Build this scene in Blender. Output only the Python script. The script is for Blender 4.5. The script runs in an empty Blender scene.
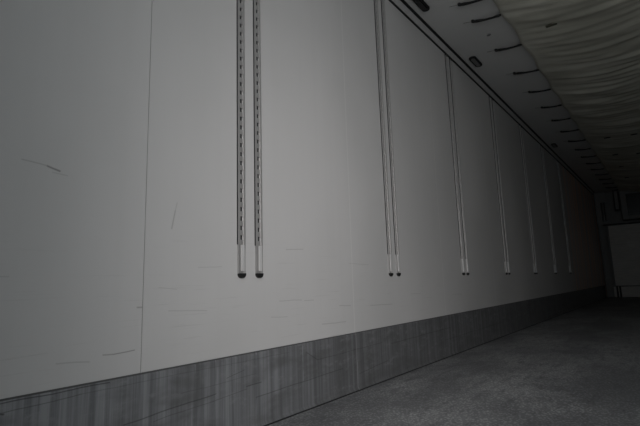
import bpy, bmesh, math, random
from mathutils import Vector, Matrix, noise
random.seed(4)
sc = bpy.context.scene
col = sc.collection

# ------------------------------------------------------------------ camera
FPX, YAW, PITCH, ROLL, CX, CZ = 444.49, 0.6638, 0.1568, -0.0311, 1.3764, 0.5574
fw = Vector((-math.sin(YAW)*math.cos(PITCH), math.cos(YAW)*math.cos(PITCH), math.sin(PITCH)))
r = Vector((math.cos(YAW), math.sin(YAW), 0)); u = r.cross(fw)
r2 = math.cos(ROLL)*r + math.sin(ROLL)*u; u2 = -math.sin(ROLL)*r + math.cos(ROLL)*u
cd = bpy.data.cameras.new('camera'); cam = bpy.data.objects.new('camera', cd); col.objects.link(cam)
cd.sensor_width = 36; cd.lens = FPX*36/640; cd.clip_start = 0.02; cd.clip_end = 200
m = Matrix((r2, u2, -fw)).transposed().to_4x4(); m.translation = (CX, 0, CZ)
cam.matrix_world = m
sc.camera = cam

# ------------------------------------------------------------------ light
w = bpy.data.worlds.new('overcast_sky'); sc.world = w; w.use_nodes = True
bg = w.node_tree.nodes['Background']; bg.inputs[0].default_value = (0.22, 0.47, 0.68, 1); bg.inputs[1].default_value = 0.5
# light through the rear doorway, plus an added narrow light on the left wall
def area_light(name, e, spread, loc, aim, colr):
    ld = bpy.data.lights.new(name, 'AREA'); ld.shape = 'RECTANGLE'; ld.size = 1.15; ld.size_y = 2.0
    ld.energy = e; ld.spread = math.radians(spread); ld.color = colr
    lo = bpy.data.objects.new(name, ld); col.objects.link(lo)
    lo.location = loc; lo.rotation_euler = (math.radians(84), 0, math.radians(aim))
area_light('wall_fill_light', 6.6, 62, (2.0, -0.5, 1.02), 41, (1.0, .96, .955))  # added narrow light to brighten the left wall, no known source
area_light('doorway_daylight', 13.6, 180, (1.86, -0.1, 1.2), 0, (1.0, .985, .95))
sc.view_settings.view_transform = 'Standard'; sc.view_settings.look = 'None'
sc.view_settings.gamma = 1; sc.view_settings.use_curve_mapping = False
sc.view_settings.exposure = 0

H = 2.62; W = 2.46; L = 13.35; Y0 = -0.08

# ------------------------------------------------------------------ helpers
class MB:
    def __init__(s): s.bm = bmesh.new()
    def box(s, a, b, mi=0, bev=0):
        a = Vector(a); b = Vector(b)
        g = bmesh.ops.create_cube(s.bm, size=1, matrix=Matrix.Translation((a+b)/2) @ Matrix.Diagonal((*(b-a), 1)))
        fs = list({f for v in g['verts'] for f in v.link_faces})
        for f in fs: f.material_index = mi
        if bev:
            es = list({e for f in fs for e in f.edges})
            bmesh.ops.bevel(s.bm, geom=es, offset=bev, segments=2, affect='EDGES', profile=.5, material=-1)
        return s
    def prism(s, pts, axis, a, b, mi=0):
        """outline pts in the other two axes, pushed along axis from a to b"""
        def P(p, t):
            q = [0, 0, 0]; o = [i for i in range(3) if i != axis]
            q[o[0]], q[o[1]] = p; q[axis] = t; return q
        A = [s.bm.verts.new(P(p, a)) for p in pts]; B = [s.bm.verts.new(P(p, b)) for p in pts]
        n = len(pts); fs = [s.bm.faces.new(A[::-1]), s.bm.faces.new(B)]
        for i in range(n): fs.append(s.bm.faces.new((A[i], A[(i+1) % n], B[(i+1) % n], B[i])))
        for f in fs: f.material_index = mi
        return s
    def tube(s, pts, rad, n=8, mi=0):
        pts = [Vector(p) for p in pts]; rings = []
        for i, p in enumerate(pts):
            d = (pts[min(i+1, len(pts)-1)] - pts[max(i-1, 0)]).normalized()
            a = d.orthogonal().normalized() if not rings else (pa - d*pa.dot(d)).normalized()
            pa = a; b = d.cross(a); rr = rad[i] if isinstance(rad, (list, tuple)) else rad
            rings.append([s.bm.verts.new(p + (a*math.cos(t*2*math.pi/n) + b*math.sin(t*2*math.pi/n))*rr) for t in range(n)])
        for A, B in zip(rings, rings[1:]):
            for i in range(n):
                f = s.bm.faces.new((A[i], A[(i+1) % n], B[(i+1) % n], B[i])); f.material_index = mi; f.smooth = True
        for R in (rings[0][::-1], rings[-1]): s.bm.faces.new(R).material_index = mi
        return s
    def build(s, name, mats, parent=None, loc=None, keep=False):
        bmesh.ops.recalc_face_normals(s.bm, faces=s.bm.faces) if not keep else None
        me = bpy.data.meshes.new(name); s.bm.to_mesh(me); s.bm.free()
        for mm in (mats if isinstance(mats, (list, tuple)) else [mats]): me.materials.append(mm)
        o = bpy.data.objects.new(name, me); col.objects.link(o)
        if parent: o.parent = parent
        if loc: o.location = loc
        return o
def struct(o): o['kind'] = 'structure'; return o
def tag(o, label, cat, group=None):
    o['label'] = label; o['category'] = cat
    if group: o['group'] = group
    return o
def thing(name, loc):
    o = bpy.data.objects.new(name, None); o.empty_display_size = .05; col.objects.link(o); o.location = loc; return o
def copy_tree(o, parent=None):
    c = o.copy(); col.objects.link(c)
    if parent: c.parent = parent
    for ch in list(o.children): copy_tree(ch, c)
    return c

# ------------------------------------------------------------------ materials
def mat(name, c, rough=.5, metal=0, spec=.5):
    mm = bpy.data.materials.new(name); mm.use_nodes = True; b = mm.node_tree.nodes['Principled BSDF']
    b.inputs['Base Color'].default_value = (*c, 1); b.inputs['Roughness'].default_value = rough
    b.inputs['Metallic'].default_value = metal; b.inputs['Specular IOR Level'].default_value = spec
    return mm
class N:
    def __init__(s, mm): s.t = mm.node_tree; s.b = s.t.nodes['Principled BSDF']
    def n(s, ty, ins={}, **kw):
        x = s.t.nodes.new(ty)
        for k, v in kw.items(): setattr(x, k, v)
        for k, v in ins.items():
            if isinstance(v, bpy.types.NodeSocket): s.t.links.new(v, x.inputs[k])
            else: x.inputs[k].default_value = v
        return x
    def m(s, op, a, b=0.0, c=0.0): return s.n('ShaderNodeMath', {0: a, 1: b, 2: c}, operation=op).outputs[0]
    def pos(s): return s.n('ShaderNodeTexCoord').outputs['Object']
    def scale(s, v, sx): return s.n('ShaderNodeVectorMath', {0: v, 1: sx}, operation='MULTIPLY').outputs[0]
    def noise(s, v, sc=1, det=3, ro=.5): return s.n('ShaderNodeTexNoise', {'Vector': v, 'Scale': sc, 'Detail': det, 'Roughness': ro}).outputs[0]
    def ramp(s, f, a, b, lo=0.0, hi=1.0): return s.n('ShaderNodeMapRange', {0: f, 1: a, 2: b, 3: lo, 4: hi}, interpolation_type='SMOOTHSTEP').outputs[0]
    def mix(s, f, a, b, mode='MIX'):
        x = s.t.nodes.new('ShaderNodeMix'); x.data_type = 'RGBA'; x.blend_type = mode
        for k, v in ((0, f), (6, a), (7, b)):
            if isinstance(v, bpy.types.NodeSocket): s.t.links.new(v, x.inputs[k])
            else: x.inputs[k].default_value = v if k == 0 else (*v, 1)
        return x.outputs[2]
    def base(s, c): s.t.links.new(c, s.b.inputs['Base Color'])
    def rough(s, c): s.t.links.new(c, s.b.inputs['Roughness'])
    def bump(s, h, st, d=.002):
        s.t.links.new(s.n('ShaderNodeBump', {'Height': h, 'Strength': st, 'Distance': d}).outputs[0], s.b.inputs['Normal'])
# distance to a line segment in the (y, z) plane of a wall: one shared node group
G = bpy.data.node_groups.new('scratch_mark', 'ShaderNodeTree')
for nm in ('Y', 'Z', 'y0', 'z0', 'y1', 'z1', 'width'): G.interface.new_socket(nm, in_out='INPUT', socket_type='NodeSocketFloat')
G.interface.new_socket('mask', in_out='OUTPUT', socket_type='NodeSocketFloat')
gi = G.nodes.new('NodeGroupInput'); go = G.nodes.new('NodeGroupOutput')
def gm(op, a, b=0.0, clamp=False):
    x = G.nodes.new('ShaderNodeMath'); x.operation = op; x.use_clamp = clamp
    for i, v in enumerate((a, b)):
        if isinstance(v, bpy.types.NodeSocket): G.links.new(v, x.inputs[i])
        else: x.inputs[i].default_value = v
    return x.outputs[0]
I = gi.outputs
dy = gm('SUBTRACT', I['y1'], I['y0']); dz = gm('SUBTRACT', I['z1'], I['z0'])
py = gm('SUBTRACT', I['Y'], I['y0']); pz = gm('SUBTRACT', I['Z'], I['z0'])
tt = gm('DIVIDE', gm('ADD', gm('MULTIPLY', py, dy), gm('MULTIPLY', pz, dz)), gm('ADD', gm('MULTIPLY', dy, dy), gm('MULTIPLY', dz, dz)), True)
ey = gm('SUBTRACT', py, gm('MULTIPLY', tt, dy)); ez = gm('SUBTRACT', pz, gm('MULTIPLY', tt, dz))
di = gm('SQRT', gm('ADD', gm('MULTIPLY', ey, ey), gm('MULTIPLY', ez, ez)))
G.links.new(gm('SUBTRACT', 1.0, gm('DIVIDE', di, I['width']), True), go.inputs[0])
def scratches(N_, lst, wob=.012):
    p = N_.pos(); s = N_.n('ShaderNodeSeparateXYZ', {0: p})
    wz = N_.m('MULTIPLY', N_.m('SUBTRACT', N_.noise(p, 6), .5), wob)
    Z = N_.m('ADD', s.outputs[2], wz); out = None
    for (a, b, c, d, wd, st) in lst:
        g = N_.n('ShaderNodeGroup', {}, node_tree=G)
        N_.t.links.new(s.outputs[1], g.inputs[0]); N_.t.links.new(Z, g.inputs[1])
        for i, v in enumerate((a, b, c, d, wd)): g.inputs[2+i].default_value = v
        k = N_.m('MULTIPLY', g.outputs[0], st)
        out = k if out is None else N_.m('MAXIMUM', out, k)
    return out, s, Z
def vline(N_, Y, y, wd):   # a thin band at one y
    return N_.m('SUBTRACT', 1.0, N_.m('MINIMUM', N_.m('DIVIDE', N_.m('ABSOLUTE', N_.m('SUBTRACT', Y, y)), wd), 1.0))

# glass-fibre wall skin, off-white, scuffed
m_wall = mat('white_gel_coat', (.6, .59, .58), .42, 0, .4); A = N(m_wall)
sm, s3, Z = scratches(A, [
    (.43, .921, .50, .915, .003, .35), (.495, .915, .528, .907, .0045, .8), (.51, .900, .55, .897, .003, .25),
    (.68, .366, .715, .364, .003, .55), (.71, .364, .78, .367, .0026, .7), (.55, .36, .64, .35, .003, .3),
    (.905, .765, .918, .83, .004, .45), (.918, .83, .925, .86, .003, .3),
    (.785, .499, .80, .498, .004, .5), (.90, .478, 1.06, .472, .003, .25), (1.45, .487, 1.6, .482, .003, .3), (1.62, .479, 1.69, .478, .003, .3),
    (1.5, .715, 1.62, .72, .003, .35), (1.40, .42, 1.5, .415, .003, .25), (1.9, .44, 2.0, .435, .004, .3),
    (2.2, .425, 2.45, .418, .004, .3), (2.7, .47, 2.85, .467, .004, .2), (1.75, .36, 1.95, .355, .004, .3), (1.02, .63, 1.13, .634, .003, .2),
    (.33, .60, .42, .598, .003, .2), (.86, .56, .93, .55, .002, .25), (3.4, .44, 3.6, .435, .006, .15), (2.0, .66, 2.2, .655, .003, .25)])
p = A.pos()
big = A.noise(A.scale(p, (1, .7, .5)), 1.3, 4)
hs = A.ramp(A.noise(A.scale(p, (1, 1.2, 38)), 3, 3, .6), .60, .74)
low = A.ramp(Z, .95, .45)
hs = A.m('MULTIPLY', A.m('MULTIPLY', hs, low), .16)
vs = A.noise(A.scale(p, (1, 22, .25)), 1.0, 2)
c = A.mix(A.ramp(big, .3, .7), (.56, .555, .545), (.63, .62, .61))
c = A.mix(A.m('MULTIPLY', A.ramp(vs, .45, .75), .045), c, (.45, .44, .43))
brown_streak = A.m('MULTIPLY', A.ramp(s3.outputs[1], 8.5, 9.4), A.ramp(A.noise(A.scale(p, (1, 7, .15)), 1.0, 3, .7), .38, .62))  # pale brown vertical streaks, only toward the far end
c = A.mix(A.m('MULTIPLY', brown_streak, .8), c, (.95, .64, .5))
c = A.mix(hs, c, (.2, .19, .18)); c = A.mix(sm, c, (.13, .125, .12))
far = None
for y in (2.03, 3.25, 4.46, 5.68, 6.9, 8.11, 9.33, 10.55, 11.76):
    k = vline(A, s3.outputs[1], y, .006); far = k if far is None else A.m('MAXIMUM', far, k)
c = A.mix(A.m('MULTIPLY', far, .4), c, (.8, .79, .77))
A.base(c); A.rough(A.ramp(big, .3, .7, .38, .5)); A.bump(A.noise(p, 3, 2), .12, .01)

m_white = mat('ceiling_gel_coat', (.40, .395, .385), .5, 0, .4); A = N(m_white); p = A.pos()
A.base(A.mix(A.noise(p, 2.5, 4), (.62, .615, .60), (.69, .685, .67)))

# scuffed aluminium kick plate with vertical streaks and forklift lines
m_kick = mat('scuffed_aluminium', (.25, .255, .265), .5, .35, .5); A = N(m_kick); p = A.pos()
sm, s3, Z = scratches(A, [
    (.2, .284, .7, .283, .0025, .9), (.3, .256, .62, .266, .002, .6), (.62, .266, 1.5, .262, .002, .35), (.415, .262, .43, .256, .004, .9),
    (.75, .15, 1.1, .17, .003, .7), (.85, .135, 1.25, .155, .002, .5), (.95, .20, 1.3, .205, .002, .35), (1.15, .215, 1.24, .23, .002, .6),
    (1.3, .115, 1.9, .13, .003, .6), (1.7, .2, 2.3, .21, .003, .5), (1.62, .245, 1.7, .20, .003, .6), (2.05, .08, 2.35, .10, .003, .6), (2.4, .19, 3.3, .2, .004, .5),
    (3.2, .12, 4.6, .13, .005, .4), (1.25, .165, 1.33, .168, .003, .7)], .01)
st = A.noise(A.scale(p, (1, 30, .6)), 1.0, 4, .75)
st2 = A.noise(A.scale(p, (1, 5, .3)), 1.0, 2)
blo = A.noise(A.scale(p, (1, 3, 8)), 1.5, 4)
c = A.mix(A.ramp(st, .34, .66), (.19, .195, .203), (.36, .367, .38))
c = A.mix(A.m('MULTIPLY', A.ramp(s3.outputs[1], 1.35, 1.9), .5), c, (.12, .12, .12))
c = A.mix(A.m('MULTIPLY', A.ramp(st2, .5, .72), .55), c, (.13, .13, .132))
c = A.mix(A.m('MULTIPLY', A.ramp(A.noise(A.scale(p, (1, 9, 22)), 1, 5, .75), .5, .68), .5), c, (.36, .365, .37))
c = A.mix(A.m('MULTIPLY', A.ramp(blo, .45, .7), .6), c, (.14, .14, .14))
fine = A.ramp(A.noise(A.scale(p, (1, 75, .8)), 1.0, 2), .64, .72)
c = A.mix(A.m('MULTIPLY', A.m('MULTIPLY', fine, A.ramp(A.noise(A.scale(p, (1, 8, 9)), 1, 3), .45, .6)), .6), c, (.5, .51, .53))
c = A.mix(sm, c, (.05, .05, .05))
far = None
for y in (2.03, 4.46, 6.9, 9.33):
    k = vline(A, s3.outputs[1], y, .007); far = k if far is None else A.m('MAXIMUM', far, k)
c = A.mix(A.m('MULTIPLY', far, .5), c, (.5, .5, .5))
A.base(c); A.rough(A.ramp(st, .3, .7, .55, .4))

# ribbed, dirty metal floor
m_floor = mat('worn_metal_floor', (.12, .12, .12), .55, .2, .4); A = N(m_floor); p = A.pos()
vo = A.n('ShaderNodeTexVoronoi', {'Vector': p, 'Scale': 85.0}).outputs['Distance']
n1 = A.noise(A.scale(p, (1.4, .8, 1)), 1.6, 5, .6); n2 = A.noise(A.scale(p, (5, 1.5, 1)), 4, 5, .7); n3 = A.noise(p, 40, 3, .7)
c = A.mix(A.ramp(n1, .35, .68), (.29, .294, .30), (.60, .602, .605))
c = A.mix(A.m('MULTIPLY', A.ramp(n2, .48, .66), .65), c, (.2, .203, .208))
c = A.mix(A.m('MULTIPLY', A.ramp(n3, .45, .7), .22), c, (.42, .425, .43))
c = A.mix(A.m('MULTIPLY', A.ramp(vo, .25, .5), .55), c, (.10, .10, .105))
A.base(c); A.bump(vo, .5, .003)

m_alu = mat('brushed_aluminium', (.5, .5, .5), .42, .55); A = N(m_alu)
A.base(A.mix(A.noise(A.scale(A.pos(), (40, 40, 5)), 1, 4), (.36, .36, .36), (.56, .555, .55)))
m_railm = mat('galvanised_steel', (.4, .4, .4), .38, .4); A = N(m_railm)
A.base(A.mix(A.noise(A.scale(A.pos(), (60, 60, 14)), 1, 4, .7), (.30, .295, .29), (.50, .49, .48)))
m_foot = mat('bright_steel', (.75, .74, .73), .35, .2); A = N(m_foot)
A.base(A.mix(A.noise(A.scale(A.pos(), (60, 60, 10)), 1, 3), (.66, .65, .64), (.8, .79, .78)))
def plain(name, c, rough, metal=0, k=.2):
    mm = mat(name, c, rough, metal); A = N(mm)
    A.base(A.mix(A.noise(A.pos(), 30, 3), tuple(x*(1-k) for x in c), tuple(x*(1+k) for x in c))); return mm
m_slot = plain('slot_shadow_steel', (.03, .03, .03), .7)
m_rubber = plain('black_rubber', (.010, .010, .010), .6)
m_strip = plain('grey_cove_profile', (.5, .495, .485), .5)
m_black = plain('black_webbing', (.008, .008, .008), .8)
m_tail = plain('grey_cord', (.28, .28, .27), .8)
m_lens = plain('smoked_lens', (.17, .17, .165), .35)
m_dlens = plain('black_lens', (.006, .006, .006), .25)
m_unit = plain('dark_grey_housing', (.2, .2, .195), .5)
m_bulk = mat('pale_bulkhead_panel', (.5, .49, .46), .5); A = N(m_bulk); p = A.pos()
c = A.mix(A.noise(A.scale(p, (2, 1, 14)), 2, 5, .7), (.36, .35, .33), (.82, .80, .76)); A.base(c)
m_duct = mat('off_white_coated_canvas', (.42, .42, .35), .6, 0, .3); A = N(m_duct); p = A.pos()
d1 = A.noise(A.scale(p, (.9, 1.6, 1)), 1.6, 4); d2 = A.noise(A.scale(p, (1.2, 9, 1)), 2, 5, .65)
c = A.mix(A.ramp(d1, .35, .65), (.52, .51, .43), (.68, .665, .575))
c = A.mix(A.m('MULTIPLY', A.ramp(d2, .5, .75), .4), c, (.33, .33, .26)); A.base(c)
A.bump(d2, .4, .01)
m_lip = plain('grey_sealant', (.09, .09, .09), .8)
m_patch = plain('olive_webbing', (.09, .09, .06), .8)
m_ext = plain('outer_panel', (.5, .5, .5), .6)
m_edge = plain('steel_edge_highlight', (.55, .54, .53), .35, .4)  # pale tone that paints highlights onto the rail edges
m_seal = plain('seam_sealant', (.02, .02, .02), .8)

# ------------------------------------------------------------------ structure
T = .08
b = MB()                                            # left wall: two skins with an open butt joint at y = .8, foam core behind
b.box((-T, Y0, 0), (-.0, .802, H)); b.box((-T, .8045, 0), (0, L, H))
b.box((-T-.02, Y0, 0), (-T, L, H), 1); b.box((-.02, .8015, 0), (-.004, .805, H), 1)
struct(b.build('wall_left', [m_wall, m_seal]))
struct(MB().box((W, Y0, 0), (W+T, L, H)).build('wall_right', m_wall))
struct(MB().box((-T, Y0, H), (W+T, L+T, H+T)).build('ceiling', m_white))
struct(MB().box((-T, Y0-.05, -T), (W+T, L+T, 0)).build('floor', m_floor))
struct(MB().box((-T, L, 0), (W+T, L+T, H)).build('wall_front', m_unit))
# unseen left-hand rear door leaf, added closed to shape the light from outside
d = struct(MB().box((.0, Y0-.07, .0), (1.22, Y0-.005, H)).build('added_door_1', m_ext))
# kick plate: folded sheet with a dark lip on top
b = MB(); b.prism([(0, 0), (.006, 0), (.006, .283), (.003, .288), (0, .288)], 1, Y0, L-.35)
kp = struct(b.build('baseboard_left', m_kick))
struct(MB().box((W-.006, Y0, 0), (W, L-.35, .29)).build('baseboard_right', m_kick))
MB().prism([(0, .288), (.0045, .288), (.003, .2925), (0, .2925)], 1, Y0, L-.35).build('sealant_bead', m_lip, kp)
# floor edge angle
pr = [(.006, .0), (.016, .0), (.0155, .004), (.012, .007), (.009, .011), (.006, .016)]
b = MB(); b.prism(pr, 1, Y0, L-.35); struct(b.build('trim_2', m_kick))
b = MB(); b.prism([(.016, 0), (.023, 0), (.023, .002), (.016, .003)], 1, Y0, L-.35)
struct(b.build('trim_3', m_seal))
# ceiling cove profile with its two black gaskets
t1 = struct(MB().prism([(0, H-.055), (.006, H-.055), (.030, H-.004), (.030, H), (0, H)], 1, Y0, L-.35).build('trim_1', m_strip))
MB().prism([(0, H-.067), (.009, H-.067), (.009, H-.053), (0, H-.053)], 1, Y0, L-.35).build('gasket', m_rubber, t1)
MB().prism([(.026, H-.011), (.040, H-.009), (.045, H), (.026, H)], 1, Y0, L-.35).build('gasket', m_rubber, t1)

# ------------------------------------------------------------------ far end: bulkhead, air grille, cooling unit
BY = 13.0
bk = thing('bulkhead', (1.3, BY, .28))
b = MB(); x0, x1 = -1.07, 1.14
b.box((x0, .02, 0), (x1, .05, 1.46))
for i in range(24): b.box((x0+.004, 0, .01+i*.0605), (x1-.004, .022, .01+i*.0605+.052), 0, .004)
b.build('ribbed_panel', m_bulk, bk)
MB().box((x0-.035, -.01, -.0), (x0-.002, .05, 1.46), 0, .004).build('edge_post', m_unit, bk)
MB().box((x0-.10, -.02, 1.47), (x1, .05, 1.50), 0, .004).build('top_rail', m_rubber, bk)
tag(bk, 'pale ribbed bulkhead panel at the dark far end of the trailer', 'bulkhead')
fb = thing('bulkhead_kick_board', (1.3, BY, 0))
MB().box((-1.12, 0, .012), (1.14, .03, .255), 0, .004).build('board', m_bulk, fb)
for x in (-1.045, -.985): MB().box((x-.018, -.035, .0), (x+.018, -.002, .262), 0, .003).build('stop_post', m_rubber, fb)
tag(fb, 'low pale kick board with dark stop posts beneath the ribbed bulkhead', 'kick board')
gr = thing('corner_air_grille', (.12, BY, 1.72))
b = MB()
b.box((-.1, .03, .07), (.13, .06, .88))
b.box((-.0, .0, .12), (.012, .03, .62)); b.box((.055, .0, .12), (.067, .03, .62)); b.box((.11, .0, .12), (.122, .03, .62))
b.box((.0, .0, .11), (.122, .03, .13)); b.box((.0, .0, .61), (.122, .03, .63))
b.build('frame', m_lens, gr)
for x in (.034, .089):
    s = MB().box((x-.021, .012, .13), (x+.021, .03, .61))
    for k in range(14): s.box((x-.021, .004, .145+k*.034), (x+.021, .014, .157+k*.034), 0)
    s.build('louvre', m_dlens, gr)
tag(gr, 'narrow grille with two black louvres high in the far left corner', 'air grille')
ev = thing('cooling_unit', (1.4, 12.95, 1.85))
MB().box((-.85, .0, 0), (1.0, .38, .765), 0, .02).build('housing', m_unit, ev)
g = MB()
g.box((-.72, -.012, .1), (.87, .0, .62))
for k in range(12): g.box((-.72, -.03, .12+k*.042), (.87, -.010, .13+k*.042))
g.build('grille', m_dlens, ev)
b = MB(); b.box((-.98, .0, .24), (-.86, .1, .76), 0, .004)
b.build('side_cover', m_rubber, ev)
MB().box((-.955, -.008, .27), (-.885, .001, .72), 0, .003).build('cover_plate', m_unit, ev)
tag(ev, 'dark grey cooling unit under the ceiling above the bulkhead', 'cooling unit')

# ------------------------------------------------------------------ wall rails (pairs every 1.2165 m)
ZB, ZT = .602, 2.556
def make_rail():
    """local: x out of the wall, y along the wall, z up from the rail's lower end"""
    root = thing('load_rail', (0, 0, 0)); h = ZT-ZB-.004; w2 = .0185; z0 = .121
    b = MB()
    b.box((0.0004, -w2, z0), (.0018, w2, h))                         # back web
    for s in (-1, 1):
        b.box((.0018, s*.0145-.004, z0), (.0095, s*.0145+.004, h), 0, .0012)
        b.box((.0018, s*.0145-.0044 if s > 0 else -.0120, z0), (.0098, s*.0145-.0030 if s > 0 else -.0105, h), 2)   # rounded side flanges, pale inner lips painted as edge highlights
    for s in (-1, 1): b.box((.0004, s*.0197-.0012, z0), (.0050, s*.0197+.0012, h), 1)  # dark outline strips, painted shade for the gap beside the rail
    pitch = .0392; z = z0; n = 0
    while z < h-.012:
        b.box((.0018, -.0102, z), (.0052, .0100, min(z+pitch-.019, h)), 0)   # bridges between the slots
        if z+pitch < h: b.box((.0018, -.0102, z+pitch-.019), (.0024, .0055, z+pitch), 1)
        if z+pitch < h: b.box((.0018, .0055, z+pitch-.019), (.0030, .0100, z+pitch-.006), 2)  # pale dab painted as the highlight beside each slot
        z += pitch; n += 1
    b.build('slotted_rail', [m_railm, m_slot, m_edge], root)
    f = MB()
    f.box((0.0004, -w2, .004), (.0030, w2, z0), 1)
    f.box((.003, -w2, .004), (.0075, -.0115, z0), 1, .001); f.box((.003, .0145, .004), (.0085, w2, z0), 1, .001)
    f.box((.003, -.0015, .014), (.0078, .0145, z0), 0, .0015)
    f.build('foot_plate', [m_foot, m_railm], root)
    c = MB(); pts = [(w2, .0045), (-w2, .0045)] + [(-w2*math.cos(a), .0005-.0155*math.sin(a)) for a in [math.pi*i/12 for i in range(13)]]
    c.prism(pts, 0, .0004, .012); c.build('end_cap', m_rubber, root)
    MB().box((.0004, -w2-.002, h-.016), (.011, w2+.002, h), 0, .001).build('top_stop', m_rubber, root)
    root['group'] = 'slotted rails in pairs on the left wall'; root['category'] = 'load rail'
    return root
ordn = ['nearest', 'second', 'third', 'fourth', 'fifth', 'sixth', 'seventh']
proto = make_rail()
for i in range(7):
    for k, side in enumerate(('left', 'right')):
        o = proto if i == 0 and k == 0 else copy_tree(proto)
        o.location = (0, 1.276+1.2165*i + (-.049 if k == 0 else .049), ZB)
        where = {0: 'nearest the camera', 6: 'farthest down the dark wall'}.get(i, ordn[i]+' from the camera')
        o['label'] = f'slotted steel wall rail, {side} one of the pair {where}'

# ------------------------------------------------------------------ canvas air duct under the ceiling
DX0, DX1, DY0, DY1 = .555, 1.905, 2.95, 12.93
ATT = [3.14, 3.43] + [4.03+.604*i for i in range(15)]
def edge_in(y):
    """how far the free hem pulls in between two fixings"""
    a = max([t for t in ATT if t <= y], default=None); c = min([t for t in ATT if t > y], default=None)
    if a is None or c is None: return 0
    t = (y-a)/(c-a); return math.sin(math.pi*t)*min(.026, (c-a)*.045)
def duct_z(x, y, uu):
    e = min(uu, 1-uu)*2                                    # 0 at a hem, 1 on the centre line
    sag = .115*(1-(1-e)**2)
    fold = 0
    for k, (wl, am) in enumerate(((.47, .009), (.21, .006), (.115, .0035))):
        ph = noise.noise(Vector((x*1.1, y*.8, k*9.1)))*3.2
        fold += am*math.sin(2*math.pi*(y + .10*x)/wl + ph*2)*(.35+1.3*abs(noise.noise(Vector((x*.9+5*k, y*1.3, 2)))))
    fold += .010*noise.noise(Vector((x*1.4, y*4.5, 3)))
    fold += .006*noise.noise(Vector((x*3, y*11, 7)))
    near = min(abs(y-t) for t in ATT)
    pinch = math.exp(-(near/.06)**2)*math.exp(-e/.25)*.022
    return H - .024 - sag + fold*(.15+.85*min(1, e*3.0)) + pinch*.5 - .008*math.exp(-e/.1)
nx, ny = 44, 900
bm = bmesh.new(); rows = []
for j in range(ny+1):
    y = DY0+(DY1-DY0)*j/ny; ei = edge_in(y); row = []
    for i in range(nx+1):
        uu = i/nx; uu = .5-.5*math.cos(math.pi*uu) if 0 else uu
        x = (DX0+ei)+(DX1-DX0-2*ei)*uu
        row.append(bm.verts.new((x, y, min(duct_z(x, y, uu), H-.006))))
    rows.append(row)
for A_, B_ in zip(rows, rows[1:]):
    for i in range(nx):
        f = bm.faces.new((A_[i], B_[i], B_[i+1], A_[i+1])); f.smooth = True
duct = thing('air_duct', (0, 0, 0))
x = MB(); x.bm.free(); x.bm = bm; canvas = x.build('canvas', m_duct, duct, keep=True)
so = canvas.modifiers.new('thickness', 'SOLIDIFY'); so.thickness = .0015; so.offset = 0
for xx, ys in ((.85, (3.72, 7.5, 8.66, 9.78, 10.95)), (1.17, (7.45, 8.66, 9.8))):
    for y in ys:
        uu = (xx-DX0)/(DX1-DX0); zz = duct_z(xx, y, uu)
        MB().box((xx-.04, y-.018, zz-.010), (xx+.04, y+.018, zz-.001), 0, .004).build('fixing_plate', m_patch if y < 5 else m_black, duct)
tag(duct, 'long wrinkled off-white canvas air duct slung under the ceiling', 'air duct')

# strap hooks holding the left hem of the duct
def make_strap():
    root = thing('duct_strap', (0, 0, 0))
    # local origin: ceiling end; bar runs +x to the hem
    MB().tube([(.0, 0, -.014), (.03, .005, -.018), (.09, .015, -.026), (.15, .026, -.028), (.2, .035, -.026)], [.009, .0125, .0095, .0085, .009], 8).build('strap', m_black, root)
    MB().tube([(.17, .026, -.028), (.195, .033, -.026), (.215, .038, -.025)], [.009, .011, .008], 8).build('buckle', m_rubber, root)
    MB().tube([(-.002, 0, 0), (-.002, 0, -.012), (.012, 0, -.017)], .012, 8).build('ceiling_hook', m_rubber, root)
    MB().tube([(-.075, -.012, -.003), (-.04, -.007, -.006), (.0, 0, -.012)], .0022, 6).build('cord_tail', m_tail, root)
    root['group'] = 'black straps along the left hem of the air duct'; root['category'] = 'strap'
    return root
sp = make_strap()
oo = ['nearest', 'second nearest', 'third nearest', 'fourth nearest', 'fifth nearest', 'sixth nearest', 'seventh nearest', 'eighth nearest', 'ninth nearest', 'tenth nearest', 'eleventh nearest', 'twelfth nearest', 'thirteenth nearest', 'fourteenth nearest', 'third farthest', 'second farthest', 'farthest']
for i, y in enumerate(ATT):
    o = sp if i == 0 else copy_tree(sp)
    o.location = (.345, y-.03, H)
    o.rotation_euler.z = random.uniform(-.08, .10); o.scale = (random.uniform(.96, 1.05), 1, 1)
    o['label'] = f'black strap on the left hem of the air duct, {oo[i]} from the camera'

# ------------------------------------------------------------------ ceiling lamps beside the cove
def stadium(hx, hy, n=10):
    P = []
    for k in range(2*n+2):
        a = math.pi*(k if k <= n else k-1)/n
        P.append((hx*math.cos(a), (hy-hx)*(1 if k <= n else -1)+hx*math.sin(a)))
    return P
def lamp(y, lens, hx, hy, label):
    t = thing('ceiling_lamp', (.125, y, H))
    MB().prism(stadium(hx, hy), 2, -.012, 0).build('bezel', m_rubber, t)
    MB().prism(stadium(hx*.52, hy*.78), 2, -.018, -.008).build('lens', lens, t)
    tag(t, label, 'lamp', 'oval lamps on the ceiling'); return t
lamp(2.90, m_dlens, .030, .125, 'black oval ceiling lamp nearest the camera, beside the wall joint')
lamp(4.10, m_lens, .032, .120, 'oval ceiling lamp with grey lens and dark rim, second from the camera')
lamp(7.72, m_lens, .032, .12, 'dim oval ceiling lamp far down the trailer beside the wall joint')
bt = MB().tube([(0, 0, 0), (0, 0, -.004), (0, 0, -.007)], [.018, .016, .008], 14).build('ceiling_plug', m_lens, None, (.375, 3.71, H))
tag(bt, 'small round grey plug on the ceiling between two black straps', 'plug')
